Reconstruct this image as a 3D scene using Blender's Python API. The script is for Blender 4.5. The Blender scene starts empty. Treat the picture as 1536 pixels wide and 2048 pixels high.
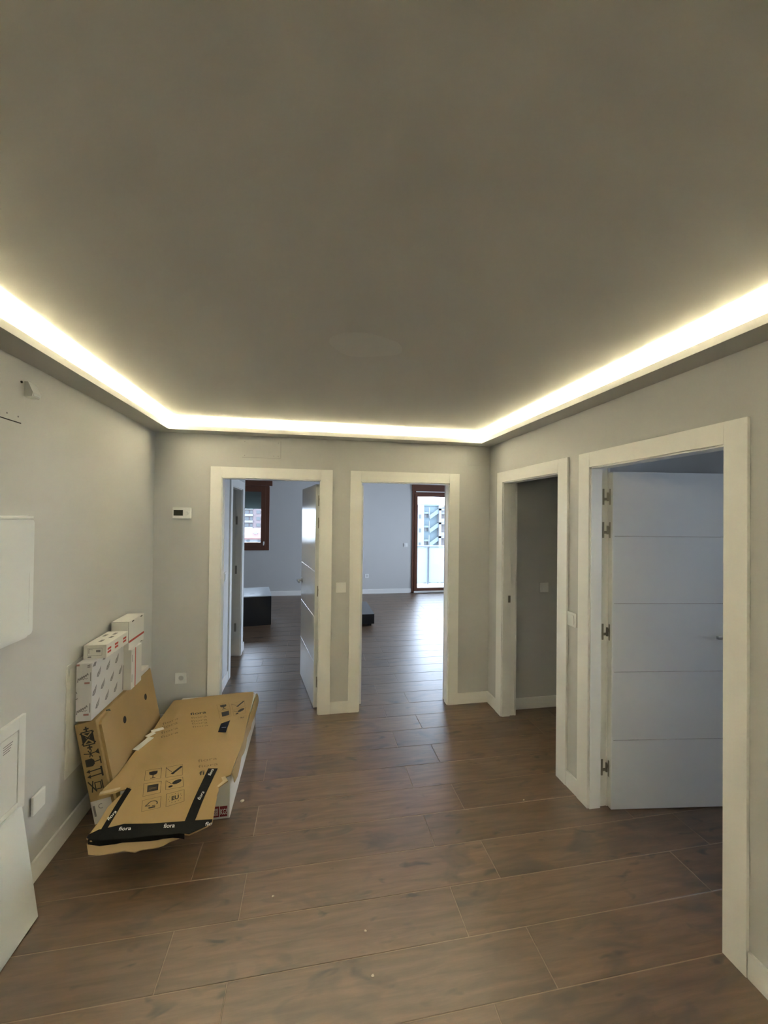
import bpy, bmesh, math, random
from mathutils import Matrix, Vector
random.seed(7)
R = math.radians
SC = bpy.context.scene
COL = SC.collection

# ---------------------------------------------------------------- camera
cam_d = bpy.data.cameras.new('camera')
cam = bpy.data.objects.new('camera', cam_d); COL.objects.link(cam)
cam_d.sensor_fit = 'VERTICAL'; cam_d.sensor_height = 36.0
cam_d.lens = 36.0 * 802.27 / 2048.0
cam_d.clip_start = 0.05; cam_d.clip_end = 1000
r_ = Vector((0.98380707, -0.17886118, 0.01150317)); u_ = Vector((-0.01315967, -0.00807766, 0.99988078)); f_ = Vector((0.17874693, 0.98384116, 0.01030061))
M = Matrix((r_, u_, -f_)).transposed().to_4x4(); M.translation = Vector((0, 0, 1.7232))
cam.matrix_world = M
SC.camera = cam

# ---------------------------------------------------------------- world, lights, exposure
SC.view_settings.view_transform = 'Standard'; SC.view_settings.look = 'None'
SC.view_settings.gamma = 1.0; SC.view_settings.use_curve_mapping = False
SC.view_settings.exposure = 0.0
SC.cycles.sample_clamp_indirect = 0.0   # the bright cove must light the room fully
world = bpy.data.worlds.new('overcast_sky'); SC.world = world; world.use_nodes = True
bg = world.node_tree.nodes['Background']
bg.inputs[0].default_value = (0.67, 0.78, 1.0, 1); bg.inputs[1].default_value = 19.0

XL, XR, YB, YN = -1.255, 1.649, 3.533, -1.5      # hall: left, right, back and near wall faces
ZC, ZS, LW, LZ = 2.488, 2.387, 0.1485, 2.421      # ceiling, soffit underside, cove width, lip top
FARY = 8.82
LED_COL = (1.0, 0.92, 0.64); LED_W_PER_M = 19.5
def area(name, loc, rot, sx, sy, power, col, portal=False):
    l = bpy.data.lights.new(name, 'AREA'); l.shape = 'RECTANGLE'; l.size = sx; l.size_y = sy
    l.energy = power; l.color = col
    if portal: l.cycles.is_portal = True
    o = bpy.data.objects.new(name, l); COL.objects.link(o); o.location = loc; o.rotation_euler = rot
    return o
def led(name, x0, y0, x1, y1):                    # LED tape lying in the cove, shining upwards
    L = math.hypot(x1 - x0, y1 - y0)
    area(name, ((x0 + x1) / 2, (y0 + y1) / 2, 2.401), (R(180), 0, math.atan2(y1 - y0, x1 - x0)), L, 0.012, L * LED_W_PER_M, LED_COL)
e_ = 0.117
led('led_tape', XL + e_, YB - e_, XR - e_, YB - e_)
led('led_tape', XL + e_, YN + e_, XR - e_, YN + e_)
led('led_tape', XL + e_, YN + e_, XL + e_, YB - e_)
led('led_tape', XR - e_, YN + e_, XR - e_, YB - e_)
# sky portals at the window openings (guide sampling only)
area('window_portal', (-1.48, 9.0, 1.7), (R(-90), 0, 0), 1.3, 1.5, 1, (1, 1, 1), True)
area('window_portal', (3.1, 9.0, 1.2), (R(-90), 0, 0), 1.8, 2.4, 1, (1, 1, 1), True)
area('window_portal', (4.72, -.3, 1.65), (0, R(90), 0), 1.35, 1.5, 1, (1, 1, 1), True)
area('window_portal', (4.70, 6.8, 1.25), (0, R(90), 0), 2.3, 2.7, 1, (1, 1, 1), True)

# ---------------------------------------------------------------- materials
def mat(name, col, rough=.5, metal=0., spec=.5, bump=0., bscale=200., var=0., vscale=3.):
    m = bpy.data.materials.new(name); m.use_nodes = True
    nt = m.node_tree; b = nt.nodes['Principled BSDF']
    b.inputs['Roughness'].default_value = rough; b.inputs['Metallic'].default_value = metal
    b.inputs['Specular IOR Level'].default_value = spec
    tc = nt.nodes.new('ShaderNodeTexCoord')
    no = nt.nodes.new('ShaderNodeTexNoise'); no.inputs['Scale'].default_value = vscale; no.inputs['Detail'].default_value = 4
    nt.links.new(tc.outputs['Object'], no.inputs['Vector'])
    mr = nt.nodes.new('ShaderNodeMapRange'); mr.inputs[3].default_value = 1 - var; mr.inputs[4].default_value = 1 + var
    nt.links.new(no.outputs['Fac'], mr.inputs[0])
    mx = nt.nodes.new('ShaderNodeMix'); mx.data_type = 'RGBA'; mx.blend_type = 'MULTIPLY'; mx.inputs[0].default_value = 1
    mx.inputs[6].default_value = (*col, 1); nt.links.new(mr.outputs[0], mx.inputs[7])
    nt.links.new(mx.outputs[2], b.inputs['Base Color'])
    if bump:
        n2 = nt.nodes.new('ShaderNodeTexNoise'); n2.inputs['Scale'].default_value = bscale; n2.inputs['Detail'].default_value = 3
        nt.links.new(tc.outputs['Object'], n2.inputs['Vector'])
        bp = nt.nodes.new('ShaderNodeBump'); bp.inputs['Strength'].default_value = bump; bp.inputs['Distance'].default_value = .002
        nt.links.new(n2.outputs['Fac'], bp.inputs['Height']); nt.links.new(bp.outputs[0], b.inputs['Normal'])
    return m
MT = {}
MT['wall'] = mat('greige_wall_paint', (.575, .57, .555), .6, bump=.15, bscale=260, var=.02)
MT['ceil'] = mat('ceiling_paint', (.60, .585, .555), .8, bump=.1, bscale=200, var=.02)
MT['patch'] = mat('ceiling_pale_patch', (.635, .62, .59), .7, var=.02)
MT['trim'] = mat('white_lacquer_trim', (.86, .85, .82), .32, var=.01)
MT['leaf'] = mat('white_lacquer_door', (.76, .76, .75), .17, var=.01, spec=.6)
MT['plastic'] = mat('white_plastic', (.80, .80, .78), .35, var=.01)
MT['cool_plastic'] = mat('white_cabinet_plastic', (.76, .78, .78), .35, var=.01)
MT['steel'] = mat('brushed_steel', (.55, .54, .52), .32, metal=1)
MT['dark_steel'] = mat('aged_nickel_hinge', (.30, .28, .25), .35, metal=1)
MT['inlay'] = mat('polished_inlay_bead', (.92, .92, .91), .22, metal=1)
MT['black'] = mat('black_board', (.012, .012, .013), .45)
MT['black_gloss'] = mat('black_gloss_top', (.06, .065, .07), .13, spec=.9)
MT['pale_top'] = mat('pale_gloss_top', (.72, .79, .83), .2, spec=.6)
MT['lcd'] = mat('lcd_screen', (.05, .05, .03), .25)
MT['dark'] = mat('dark_hole', (.02, .018, .015), .8)
MT['card'] = mat('brown_cardboard', (.40, .275, .125), .75, bump=.2, bscale=90, var=.08, vscale=6)
MT['card2'] = mat('pale_cardboard_flap', (.47, .34, .18), .75, bump=.2, bscale=90, var=.08, vscale=6)
MT['card_edge'] = mat('torn_cardboard_edge', (.55, .44, .28), .85, var=.2, vscale=40)
MT['wbox'] = mat('white_card', (.74, .72, .69), .6, var=.03)
MT['wbox_cool'] = mat('white_printed_card', (.66, .65, .67), .6, var=.03)
MT['ink'] = mat('black_print', (.03, .026, .02), .7)
MT['ink_soft'] = mat('soft_brown_print', (.20, .135, .06), .75)
MT['ink_grey'] = mat('grey_print', (.24, .23, .24), .7)
MT['ink_red'] = mat('red_print', (.55, .06, .04), .6)
MT['ink_pink'] = mat('faded_red_print', (.42, .20, .19), .6)
MT['ink_wine'] = mat('dark_red_label', (.20, .012, .02), .5)
MT['white_ink'] = mat('white_print', (.85, .85, .83), .5)
MT['tape'] = mat('black_packing_tape', (.008, .008, .0075), .5, spec=.12, bump=.3, bscale=60)
MT['strap'] = mat('dark_green_strap', (.03, .045, .02), .5)
MT['woodwin'] = mat('brown_window_wood', (.115, .042, .022), .38, bump=.1, bscale=60, var=.2, vscale=8)
MT['shutter'] = mat('grey_green_shutter', (.16, .22, .22), .5)
MT['grout'] = mat('pale_grout', (.36, .28, .21), .75, var=.1)
MT['chip'] = mat('plaster_chip', (.75, .68, .55), .9)
MT['rail'] = mat('grey_rail_metal', (.35, .38, .42), .4, metal=.6)
MT['concrete'] = mat('pale_concrete', (.25, .25, .245), .8, var=.08)
MT['b_teal'] = mat('pale_teal_render', (.062, .087, .097), .8, var=.04)
MT['b_white'] = mat('white_render', (.10, .102, .104), .8, var=.03)
MT['b_beige'] = mat('beige_infill', (.075, .066, .063), .8, var=.05)
MT['b_glass'] = mat('far_window_glass', (.022, .027, .030), .5)
MT['b_pink'] = mat('pink_render', (.076, .058, .060), .8, var=.03)
MT['b_pale'] = mat('pale_blue_render', (.074, .095, .103), .8, var=.03)
MT['b_roof'] = mat('red_tile_roof', (.058, .025, .020), .8, var=.1, vscale=1)

def glass_mat(name, tint, refl=.08):
    m = bpy.data.materials.new(name); m.use_nodes = True; nt = m.node_tree; nt.nodes.clear()
    o = nt.nodes.new('ShaderNodeOutputMaterial'); t = nt.nodes.new('ShaderNodeBsdfTransparent'); t.inputs[0].default_value = (*tint, 1)
    g = nt.nodes.new('ShaderNodeBsdfGlossy'); g.inputs['Roughness'].default_value = .02
    fr = nt.nodes.new('ShaderNodeFresnel'); fr.inputs[0].default_value = 1.45
    mx = nt.nodes.new('ShaderNodeMixShader'); nt.links.new(fr.outputs[0], mx.inputs[0]); nt.links.new(t.outputs[0], mx.inputs[1]); nt.links.new(g.outputs[0], mx.inputs[2])
    nt.links.new(mx.outputs[0], o.inputs[0]); return m
MT['glass'] = glass_mat('clear_glass', (.96, .98, .97))
def frosted():
    m = bpy.data.materials.new('frosted_glass'); m.use_nodes = True; nt = m.node_tree; nt.nodes.clear()
    o = nt.nodes.new('ShaderNodeOutputMaterial'); t = nt.nodes.new('ShaderNodeBsdfTranslucent'); t.inputs[0].default_value = (.50, .55, .57, 1)
    d = nt.nodes.new('ShaderNodeBsdfDiffuse'); d.inputs[0].default_value = (.22, .25, .27, 1)
    mx = nt.nodes.new('ShaderNodeMixShader'); mx.inputs[0].default_value = .35
    nt.links.new(t.outputs[0], mx.inputs[1]); nt.links.new(d.outputs[0], mx.inputs[2]); nt.links.new(mx.outputs[0], o.inputs[0]); return m
MT['frost'] = frosted()

def plank_mat():
    m = bpy.data.materials.new('wood_look_porcelain'); m.use_nodes = True; nt = m.node_tree; N = nt.nodes; Lk = nt.links.new
    b = N['Principled BSDF']
    geo = N.new('ShaderNodeNewGeometry'); oi = N.new('ShaderNodeObjectInfo')
    cx = N.new('ShaderNodeCombineXYZ')
    for i, k in enumerate((53.7, 31.3, 17.1)):
        mu = N.new('ShaderNodeMath'); mu.operation = 'MULTIPLY'; mu.inputs[1].default_value = k
        Lk(oi.outputs['Random'], mu.inputs[0]); Lk(mu.outputs[0], cx.inputs[i])
    ad = N.new('ShaderNodeVectorMath'); ad.operation = 'ADD'; Lk(geo.outputs['Position'], ad.inputs[0]); Lk(cx.outputs[0], ad.inputs[1])
    def noise(sc, scale, detail=5, dist=0.):
        mp = N.new('ShaderNodeMapping'); mp.inputs['Scale'].default_value = sc; Lk(ad.outputs[0], mp.inputs[0])
        n = N.new('ShaderNodeTexNoise'); n.inputs['Scale'].default_value = scale; n.inputs['Detail'].default_value = detail; n.inputs['Distortion'].default_value = dist
        Lk(mp.outputs[0], n.inputs['Vector']); return n
    g1 = noise((1, 9, 1), 4.0, 7, .6)
    g2 = noise((1, 14, 1), 22.0, 4, .3)
    kn = noise((1, 2.3, 1), 3.3, 3, .8)
    kn2 = noise((1, 2.6, 1), 6.5, 2, .5)
    cr = N.new('ShaderNodeValToRGB'); cr.color_ramp.elements[0].position = .28; cr.color_ramp.elements[0].color = (.100, .056, .028, 1)
    cr.color_ramp.elements[1].position = .72; cr.color_ramp.elements[1].color = (.198, .120, .070, 1)
    Lk(g1.outputs['Fac'], cr.inputs[0])
    def dark(prev, n, lo, hi, col):
        k = N.new('ShaderNodeMapRange'); k.inputs[1].default_value = lo; k.inputs[2].default_value = hi; Lk(n.outputs['Fac'], k.inputs[0])
        mx = N.new('ShaderNodeMix'); mx.data_type = 'RGBA'; Lk(k.outputs[0], mx.inputs[0]); Lk(prev, mx.inputs[6]); mx.inputs[7].default_value = (*col, 1)
        return mx.outputs[2]
    c = dark(cr.outputs[0], kn, .56, .74, (.066, .042, .028))
    c = dark(c, kn2, .64, .76, (.036, .023, .016))
    mr = N.new('ShaderNodeMapRange'); mr.inputs[3].default_value = .86; mr.inputs[4].default_value = 1.12; Lk(oi.outputs['Random'], mr.inputs[0])
    gr = N.new('ShaderNodeMapRange'); gr.inputs[3].default_value = .84; gr.inputs[4].default_value = 1.16; Lk(g2.outputs['Fac'], gr.inputs[0])
    mm = N.new('ShaderNodeMath'); mm.operation = 'MULTIPLY'; Lk(mr.outputs[0], mm.inputs[0]); Lk(gr.outputs[0], mm.inputs[1])
    mu = N.new('ShaderNodeMix'); mu.data_type = 'RGBA'; mu.blend_type = 'MULTIPLY'; mu.inputs[0].default_value = 1; Lk(c, mu.inputs[6]); Lk(mm.outputs[0], mu.inputs[7])
    Lk(mu.outputs[2], b.inputs['Base Color'])
    rr = N.new('ShaderNodeMapRange'); rr.inputs[3].default_value = .33; rr.inputs[4].default_value = .43; Lk(g1.outputs['Fac'], rr.inputs[0]); Lk(rr.outputs[0], b.inputs['Roughness'])
    b.inputs['Specular IOR Level'].default_value = .9; b.inputs['IOR'].default_value = 1.66
    bp = N.new('ShaderNodeBump'); bp.inputs['Strength'].default_value = .05; bp.inputs['Distance'].default_value = .0008; Lk(g1.outputs['Fac'], bp.inputs['Height']); Lk(bp.outputs[0], b.inputs['Normal'])
    return m
MT['plank'] = plank_mat()

# ---------------------------------------------------------------- mesh helpers
class MB:
    def __init__(s): s.v = []; s.f = []
    def add(s, vs, fs):
        n = len(s.v); s.v += [tuple(v) for v in vs]; s.f += [[n + i for i in f] for f in fs]; return s
    def box(s, x0, x1, y0, y1, z0, z1, ch=0.):
        if ch <= 0:
            return s.add([(x0, y0, z0), (x1, y0, z0), (x1, y1, z0), (x0, y1, z0), (x0, y0, z1), (x1, y0, z1), (x1, y1, z1), (x0, y1, z1)],
                         [(3, 2, 1, 0), (4, 5, 6, 7), (0, 1, 5, 4), (1, 2, 6, 5), (2, 3, 7, 6), (3, 0, 4, 7)])
        bm = bmesh.new(); bmesh.ops.create_cube(bm, size=1)
        for v in bm.verts: v.co = Vector(((x0 + x1) / 2 + v.co.x * (x1 - x0), (y0 + y1) / 2 + v.co.y * (y1 - y0), (z0 + z1) / 2 + v.co.z * (z1 - z0)))
        bmesh.ops.bevel(bm, geom=bm.edges[:], offset=ch, segments=2, profile=.6, affect='EDGES')
        bm.verts.index_update(); s.add([v.co[:] for v in bm.verts], [[v.index for v in f.verts] for f in bm.faces]); bm.free(); return s
    def prism(s, poly, axis, a, b):
        # poly: 2D points; extruded along axis from a to b
        def P(p, t): return (t, p[0], p[1]) if axis == 0 else ((p[0], t, p[1]) if axis == 1 else (p[0], p[1], t))
        n = len(poly); vs = [P(p, a) for p in poly] + [P(p, b) for p in poly]
        return s.add(vs, [list(range(n))[::-1], list(range(n, 2 * n))] + [[i, (i + 1) % n, n + (i + 1) % n, n + i] for i in range(n)])
    def cyl(s, p0, p1, r0, r1=None, n=16):
        r1 = r0 if r1 is None else r1
        p0, p1 = Vector(p0), Vector(p1); d = (p1 - p0).normalized(); a = d.orthogonal().normalized(); b = d.cross(a)
        vs = []
        for p, r in ((p0, r0), (p1, r1)):
            for i in range(n):
                t = 2 * math.pi * i / n; vs.append(p + a * math.cos(t) * r + b * math.sin(t) * r)
        return s.add(vs, [list(range(n))[::-1], list(range(n, 2 * n))] + [[i, (i + 1) % n, n + (i + 1) % n, n + i] for i in range(n)])
    def mesh(s, name, m):
        me = bpy.data.meshes.new(name); me.from_pydata(s.v, [], s.f); me.materials.append(m)
        bm = bmesh.new(); bm.from_mesh(me); bmesh.ops.recalc_face_normals(bm, faces=bm.faces[:]); bm.to_mesh(me); bm.free()
        return me
    def build(s, name, m, parent=None, smooth=False, **kw):
        if isinstance(m, str): m = MT[m]
        o = bpy.data.objects.new(name, s.mesh(name, m)); COL.objects.link(o); o.parent = parent
        if smooth: o.data.polygons.foreach_set('use_smooth', [True] * len(o.data.polygons))
        for k, v in kw.items(): o[k] = v
        return o
def empty(name, loc=(0, 0, 0), rz=0., **kw):
    o = bpy.data.objects.new(name, None); COL.objects.link(o); o.location = loc; o.rotation_euler = (0, 0, rz); o.empty_display_size = .05
    for k, v in kw.items(): o[k] = v
    return o
def copy_tree(o, parent=None, loc=None):
    c = o.copy(); COL.objects.link(c); c.parent = parent
    if loc is not None: c.location = loc
    for ch in o.children: copy_tree(ch, c)
    return c

# ================================================================ STRUCTURE
def wall(name, axis, p0, p1, a, b, holes=(), z1=ZC, z0=0., label=None):
    """box wall: axis 0 -> runs along X (thickness p0..p1 in Y), axis 1 -> runs along Y; holes = (a,b,z0,z1)"""
    m = MB()
    def put(a_, b_, c_, d_):
        if b_ - a_ < 1e-4 or d_ - c_ < 1e-4: return
        if axis == 0: m.box(a_, b_, p0, p1, c_, d_)
        else: m.box(p0, p1, a_, b_, c_, d_)
    cur = a
    for h in sorted(holes):
        put(cur, h[0], z0, z1); put(h[0], h[1], z0, h[2]); put(h[0], h[1], h[3], z1); cur = h[1]
    put(cur, b, z0, z1)
    return m.build(name, 'wall', kind='structure', label=label or 'plain pale greige painted wall', category='wall')
TH = 0.115
D1 = (-.735, .0804); D2 = (.431, 1.2514); D3 = (2.452, 3.2497); D4 = (1.346, 2.1424)
ro = .022; zr = 2.04
wall('wall_back', 0, YB, YB + TH, XL - .12, XR, [(D1[0] - ro, D1[1] + ro, 0, zr), (D2[0] - ro, D2[1] + ro, 0, zr)], label='greige hall wall with the two doorways to the living room')
wall('wall_left', 1, XL - .12, XL, YN - .12, YB, label='greige hall wall behind the stacked boxes and fuse panels')
wall('wall_right', 1, XR, XR + TH, YN - .12, 3.353, [(D3[0] - ro, D3[1] + ro, 0, zr), (D4[0] - ro, D4[1] + ro, 0, zr)], label='greige hall wall with the two doorways on the right')
wall('wall_near', 0, YN - .12, YN, XL, 4.6, label='greige wall behind the camera closing the hall')
wall('wall_closet', 0, 3.353, YB + TH, XR, 4.6, label='dim wall seen inside the narrow dark doorway')
wall('wall_partition', 0, 2.25, 2.35, XR + TH, 4.6, label='thin wall between the dark room and the bluish room')
wall('wall_closet_end', 1, 3.4, 3.5, 2.35, 3.353, label='end wall of the dark narrow room')
wall('wall_room_right', 1, 4.6, 4.85, YN - .12, 3.353, [(-1.0, .4, 1.0, 2.3)], label='right wall of the bluish room with the added unseen window')
# living room
wall('wall_far', 0, FARY, FARY + .25, -3.2, 4.6, [(-2.12, -.865, .97, 2.445), (2.245, 3.96, 0, 2.445)], label='far living room wall with window and balcony door')
wall('wall_living_left', 1, -3.32, -3.2, 5.27, FARY + .25, label='left living room wall')
wall('wall_living_right', 1, 4.6, 4.72, 3.353, FARY + .25, [(5.5, 8.1, .12, 2.35)], label='right living room wall')
PX = -.835
DP = (4.47, 5.16)
wall('wall_passage', 1, PX - TH, PX, YB + TH, 5.37, [(DP[0] - .0, DP[1] + .0, 0, zr)], label='short passage wall inside the left doorway')
wall('wall_bath', 0, 5.27, 5.37, -3.2, PX - TH, label='wall returning left beyond the passage')
wall('wall_bath_end', 1, -2.7, -2.6, YB + TH, 5.27, label='end wall of the small side room')
wall('wall_bath_near', 0, YB, YB + TH, -3.2, XL - .12, label='near wall of the small side room')
ceil = MB().box(-3.35, 4.85, YN - .12, FARY + .25, ZC, ZC + .15).build('ceiling', 'ceil', kind='structure', label='plain plaster ceiling washed by cove lighting', category='ceiling')
pm = MB(); pc = [(0.235 + .165 * math.cos(t) * (1 + .1 * math.sin(2 * t)), 1.785 + .125 * math.sin(t) * (1 + .12 * math.cos(3 * t))) for t in [2 * math.pi * i / 36 for i in range(36)]]
pm.prism(pc, 2, ZC - .0008, ZC + .002).build('pale_patch', 'patch', ceil)  # thin disc slightly paler than the ceiling around it

# cove: four ledges with an upturned lip
def cove(name, profile_axis, sgn, base, a, b, label):
    m = MB()
    def X(d): return base + sgn * d
    t = .014
    if profile_axis == 0:
        m.box(min(X(0), X(LW)), max(X(0), X(LW)), a, b, ZS, ZS + .012); m.box(min(X(LW), X(LW - t)), max(X(LW), X(LW - t)), a, b, ZS + .012, LZ)
    else:
        m.box(a, b, min(X(0), X(LW)), max(X(0), X(LW)), ZS, ZS + .012); m.box(a, b, min(X(LW), X(LW - t)), max(X(LW), X(LW - t)), ZS + .012, LZ)
    return m.build(name, 'ceil', kind='structure', label=label, category='cove ledge')
cove('trim_1', 1, -1, YB, XL, XR, 'cove ledge with lip along the back wall')
cove('trim_2', 0, 1, XL, YN + LW, YB - LW, 'cove ledge with lip along the left wall')
cove('trim_3', 0, -1, XR, YN + LW, YB - LW, 'cove ledge with lip along the right wall')
cove('trim_4', 1, 1, YN, XL, XR, 'cove ledge with lip along the near wall')

# ---------------------------------------------------------------- plank floor
fl = MB().box(-3.3, 4.85, YN - .12, FARY + .25, -.06, -.0016).build('floor', 'grout', kind='structure', label='brown wood-look plank floor with pale joints', category='floor')
P_, Ln, gap = .2278, 1.1945, .0034
rooms = [(XL, XR, YN, YB), (-1.2, 4.6, YB, FARY), (-3.2, -1.2, 5.3, FARY), (XR, 4.6, YN, 2.3), (XR, 3.4, 2.35, 3.36), (-2.0, -.8, YB, 5.3)]
mcache = {}
def plank_mesh(w, d):
    k = (round(w, 3), round(d, 3))
    if k not in mcache:
        c = .0014; x, y = w / 2, d / 2; m = MB()
        ring = lambda a, b, z: [(-a, -b, z), (a, -b, z), (a, b, z), (-a, b, z)]
        v = ring(x, y, -.006) + ring(x, y, -c * .8) + ring(x - c, y - c, 0)
        m.add(v, [(8, 9, 10, 11)] + [(i, (i + 1) % 4, 4 + (i + 1) % 4, 4 + i) for i in range(4)] + [(4 + i, 4 + (i + 1) % 4, 8 + (i + 1) % 4, 8 + i) for i in range(4)])
        mcache[k] = m.mesh('plank', MT['plank'])
    return mcache[k]
plist = []
k0 = math.floor((YN - 1.573) / P_)
for k in range(k0, 40):
    y0 = 1.573 + k * P_; y1 = y0 + P_
    if y0 > FARY: break
    off = -.534 if k % 2 == 0 else -.281
    for j in range(-3, 6):
        x0 = off + j * Ln; x1 = x0 + Ln
        ok = any(x1 > r[0] + .02 and x0 < r[1] - .02 and y1 > r[2] + .02 and y0 < r[3] - .02 for r in rooms)
        if not ok: continue
        a, b, c, d = max(x0, -3.2), min(x1, 4.6), max(y0, YN), min(y1, FARY)
        if b - a < .03 or d - c < .02: continue
        plist.append((a, b, c, d))
plist.sort(key=lambda q: math.hypot((q[0] + q[1]) / 2 - .2, (q[2] + q[3]) / 2) + (6 if q[1] < -1.25 or q[3] < 0 else 0))
rest = MB()
for i, (a, b, c, d) in enumerate(plist):
    if i < 295:
        o = bpy.data.objects.new('plank', plank_mesh(b - a - gap, d - c - gap)); COL.objects.link(o); o.parent = fl
        o.location = ((a + b) / 2, (c + d) / 2, 0)
    else:
        rest.box(a + gap / 2, b - gap / 2, c + gap / 2, d - gap / 2, -.006, 0)
if rest.v:
    o = rest.build('plank_field', 'plank', fl, kind='stuff')

# ---------------------------------------------------------------- baseboards
BH, BT = .10, .012
def base(name, axis, face, sgn, segs, label):
    for a, b in segs:
        lo, hi = sorted((face, face + sgn * BT)); m = MB()
        if axis == 0: m.box(a, b, lo, hi, 0, BH, .002)
        else: m.box(lo, hi, a, b, 0, BH, .002)
        m.build(name, 'trim', kind='structure', label=label, category='baseboard', group=label)
base('baseboard_back', 0, YB, -1, [(XL + BT, -.824), (.183, .3375), (1.347, XR - BT)], 'white baseboard along the hall back wall')
base('baseboard_left', 1, XL, 1, [(YN, YB)], 'white baseboard along the hall left wall')
base('baseboard_right', 1, XR, -1, [(YN, 1.2545), (2.2385, 2.3495), (3.3495, YB)], 'white baseboard along the hall right wall')
base('baseboard_closet', 0, 3.353, -1, [(XR + TH, 3.4)], 'white baseboard inside the dark doorway')
base('baseboard_far', 0, FARY, -1, [(-3.2, 2.24), (3.965, 4.6)], 'white baseboard along the far living room wall')
base('baseboard_passage', 1, PX, 1, [(YB + TH + .02, DP[0] - .09), (DP[1] + .09, 5.37)], 'white baseboard along the short passage wall')
base('baseboard_passage_end', 0, 5.37, 1, [(-3.2, PX + BT)], 'white baseboard round the passage wall end')
base('baseboard_near', 0, YN, 1, [(XL + BT, XR - BT)], 'white baseboard along the near wall')

# ---------------------------------------------------------------- doors
INLAY_Z = (.414, .816, 1.22, 1.62)
HINGE_Z = (1.855, 1.655, 1.043, .233)
def door(name, loc, rz, w, hinge, ang, label, zi=2.029, th=TH, leaf=True, cw=.0935, outl=None, outr=None, back=True):
    """local x along the wall, y into the room, hinge = -1 left / +1 right seen from the hall; w = width between casings"""
    rt = empty(name, loc, rz, kind='structure', label=label, category='door')
    h = w / 2; ol = outl or cw; orr = outr or cw; ct = .015
    zt = 2.12
    for side in ((-ct, 0), (th, th + ct)) if back else ((-ct, 0),):
        MB().box(-h - ol, -h, *side, 0, zt, .002).build('casing', 'trim', rt)
        MB().box(h, h + orr, *side, 0, zt, .002).build('casing', 'trim', rt)
        MB().box(-h + .0006, h - .0006, *side, zi, zt, .002).build('head_casing', 'trim', rt)
    c = h - .008; rb = .068
    for s in (-1, 1):
        m = MB()
        a, b = sorted((s * c, s * (h + .021))); m.box(a, b, -.004, rb, 0, zi - .008, .0015)
        a, b = sorted((s * (c + .012), s * (h + .021))); m.box(a, b, rb, th + .002, 0, zi + .004, .0015)
        m.build('jamb', 'trim', rt)
    m = MB(); m.box(-c, c, -.004, rb, zi - .008, zi + .010, .0015); m.box(-c - .012, c + .012, rb, th + .002, zi + .004, zi + .0105)
    m.build('head_jamb', 'trim', rt)
    if not leaf: return rt
    lw_, lt = 2 * c + .018, .042
    lf_m = MB().box(0, lw_, 0, lt, .007, 2.004, .003)
    lf = lf_m.build('leaf', 'leaf', rt)
    # leaf local x runs away from the hinge, local y from the wall side face to the inner face
    p = hinge * (c + .010)
    d = Vector((-hinge * math.sin(ang), math.cos(ang), 0)); n = Vector((-hinge * math.cos(ang), -math.sin(ang), 0))
    lf.matrix_local = Matrix(((d.x, n.x, 0, p), (d.y, n.y, 0, th + .004), (0, 0, 1, 0), (0, 0, 0, 1)))
    for z in INLAY_Z:
        for y0, sg in ((lt, 1), (0, -1)):
            hp = [(y0 - sg * .001, z - .0020)] + [(y0 + sg * .0018 * math.cos(R(t_)), z + .0020 * math.sin(R(t_))) for t_ in (-70, -40, 0, 40, 70)] + [(y0 - sg * .001, z + .0020)]
            MB().prism(hp, 0, .012, lw_ - .012).build('inlay_strip', 'inlay', lf)
    hm = MB()
    for y0, sg in ((lt, 1), (0, -1)):
        x = lw_ - .065; z = 1.03
        hm.cyl((x, y0, z), (x, y0 + sg * .009, z), .026, n=20); hm.cyl((x, y0 + sg * .008, z), (x, y0 + sg * .05, z), .010)
        a, b = sorted((y0 + sg * .042, y0 + sg * .058)); hm.box(x - .125, x + .012, a, b, z - .010, z + .010, .004)
    hm.build('door_handle', 'steel', lf)
    m = MB().box(lw_ - .001, lw_ + .0015, .011, .031, .93, 1.13); m.build('latch_plate', 'steel', lf)
    for z in HINGE_Z:
        m = MB()
        q = hinge * (c + .012)
        a, b = sorted((q, q - hinge * .003)); m.box(a, b, rb + .012, rb + .024, z - .048, z + .048, .001)
        m.cyl((q - hinge * .006, th - .002, z - .026), (q - hinge * .006, th - .002, z + .026), .0062, n=12)
        a, b = sorted((q - hinge * .001, q - hinge * .004)); m.box(a, b, rb + .022, th, z - .022, z - .006)
        e1 = Vector((p, th + .004, 0)) + n * .012; e2 = Vector((p, th + .004, 0)) + n * .024
        a, b = sorted((e1.x, e2.x)); m.box(a, b, th + .0005, th + .0035, z - .048, z + .048, .001)
        a, b = sorted((q - hinge * .004, e1.x)); m.box(a, b, th - .002, th + .002, z + .002, z + .020)
        m.build('hinge', 'dark_steel', rt)
    return rt
door('door_1', ((D1[0] + D1[1]) / 2, YB, 0), 0, D1[1] - D1[0], 1, R(9.6), 'white framed doorway on the left of the back wall with glossy leaf swung inwards', outl=.0883, outr=.1017)
door('door_2', ((D2[0] + D2[1]) / 2, YB, 0), 0, D2[1] - D2[0], -1, R(-4), 'white framed doorway opening onto the bright balcony room', outl=.0928, outr=.095)
door('door_3', (XR, (D3[0] + D3[1]) / 2, 0), R(-90), D3[1] - D3[0], 1, R(-3), 'white framed doorway into the dark narrow room', outl=.0991, outr=.1019)
door('door_4', (XR, (D4[0] + D4[1]) / 2, 0), R(-90), D4[1] - D4[0], -1, R(7.2), 'nearest white framed doorway with grooved white leaf open inside', outl=.095, outr=.0903)
door('door_5', (PX, (DP[0] + DP[1]) / 2, 0), R(90), DP[1] - DP[0] - .04, 1, R(0), 'small side doorway in the passage beyond the left door', leaf=False)
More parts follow.
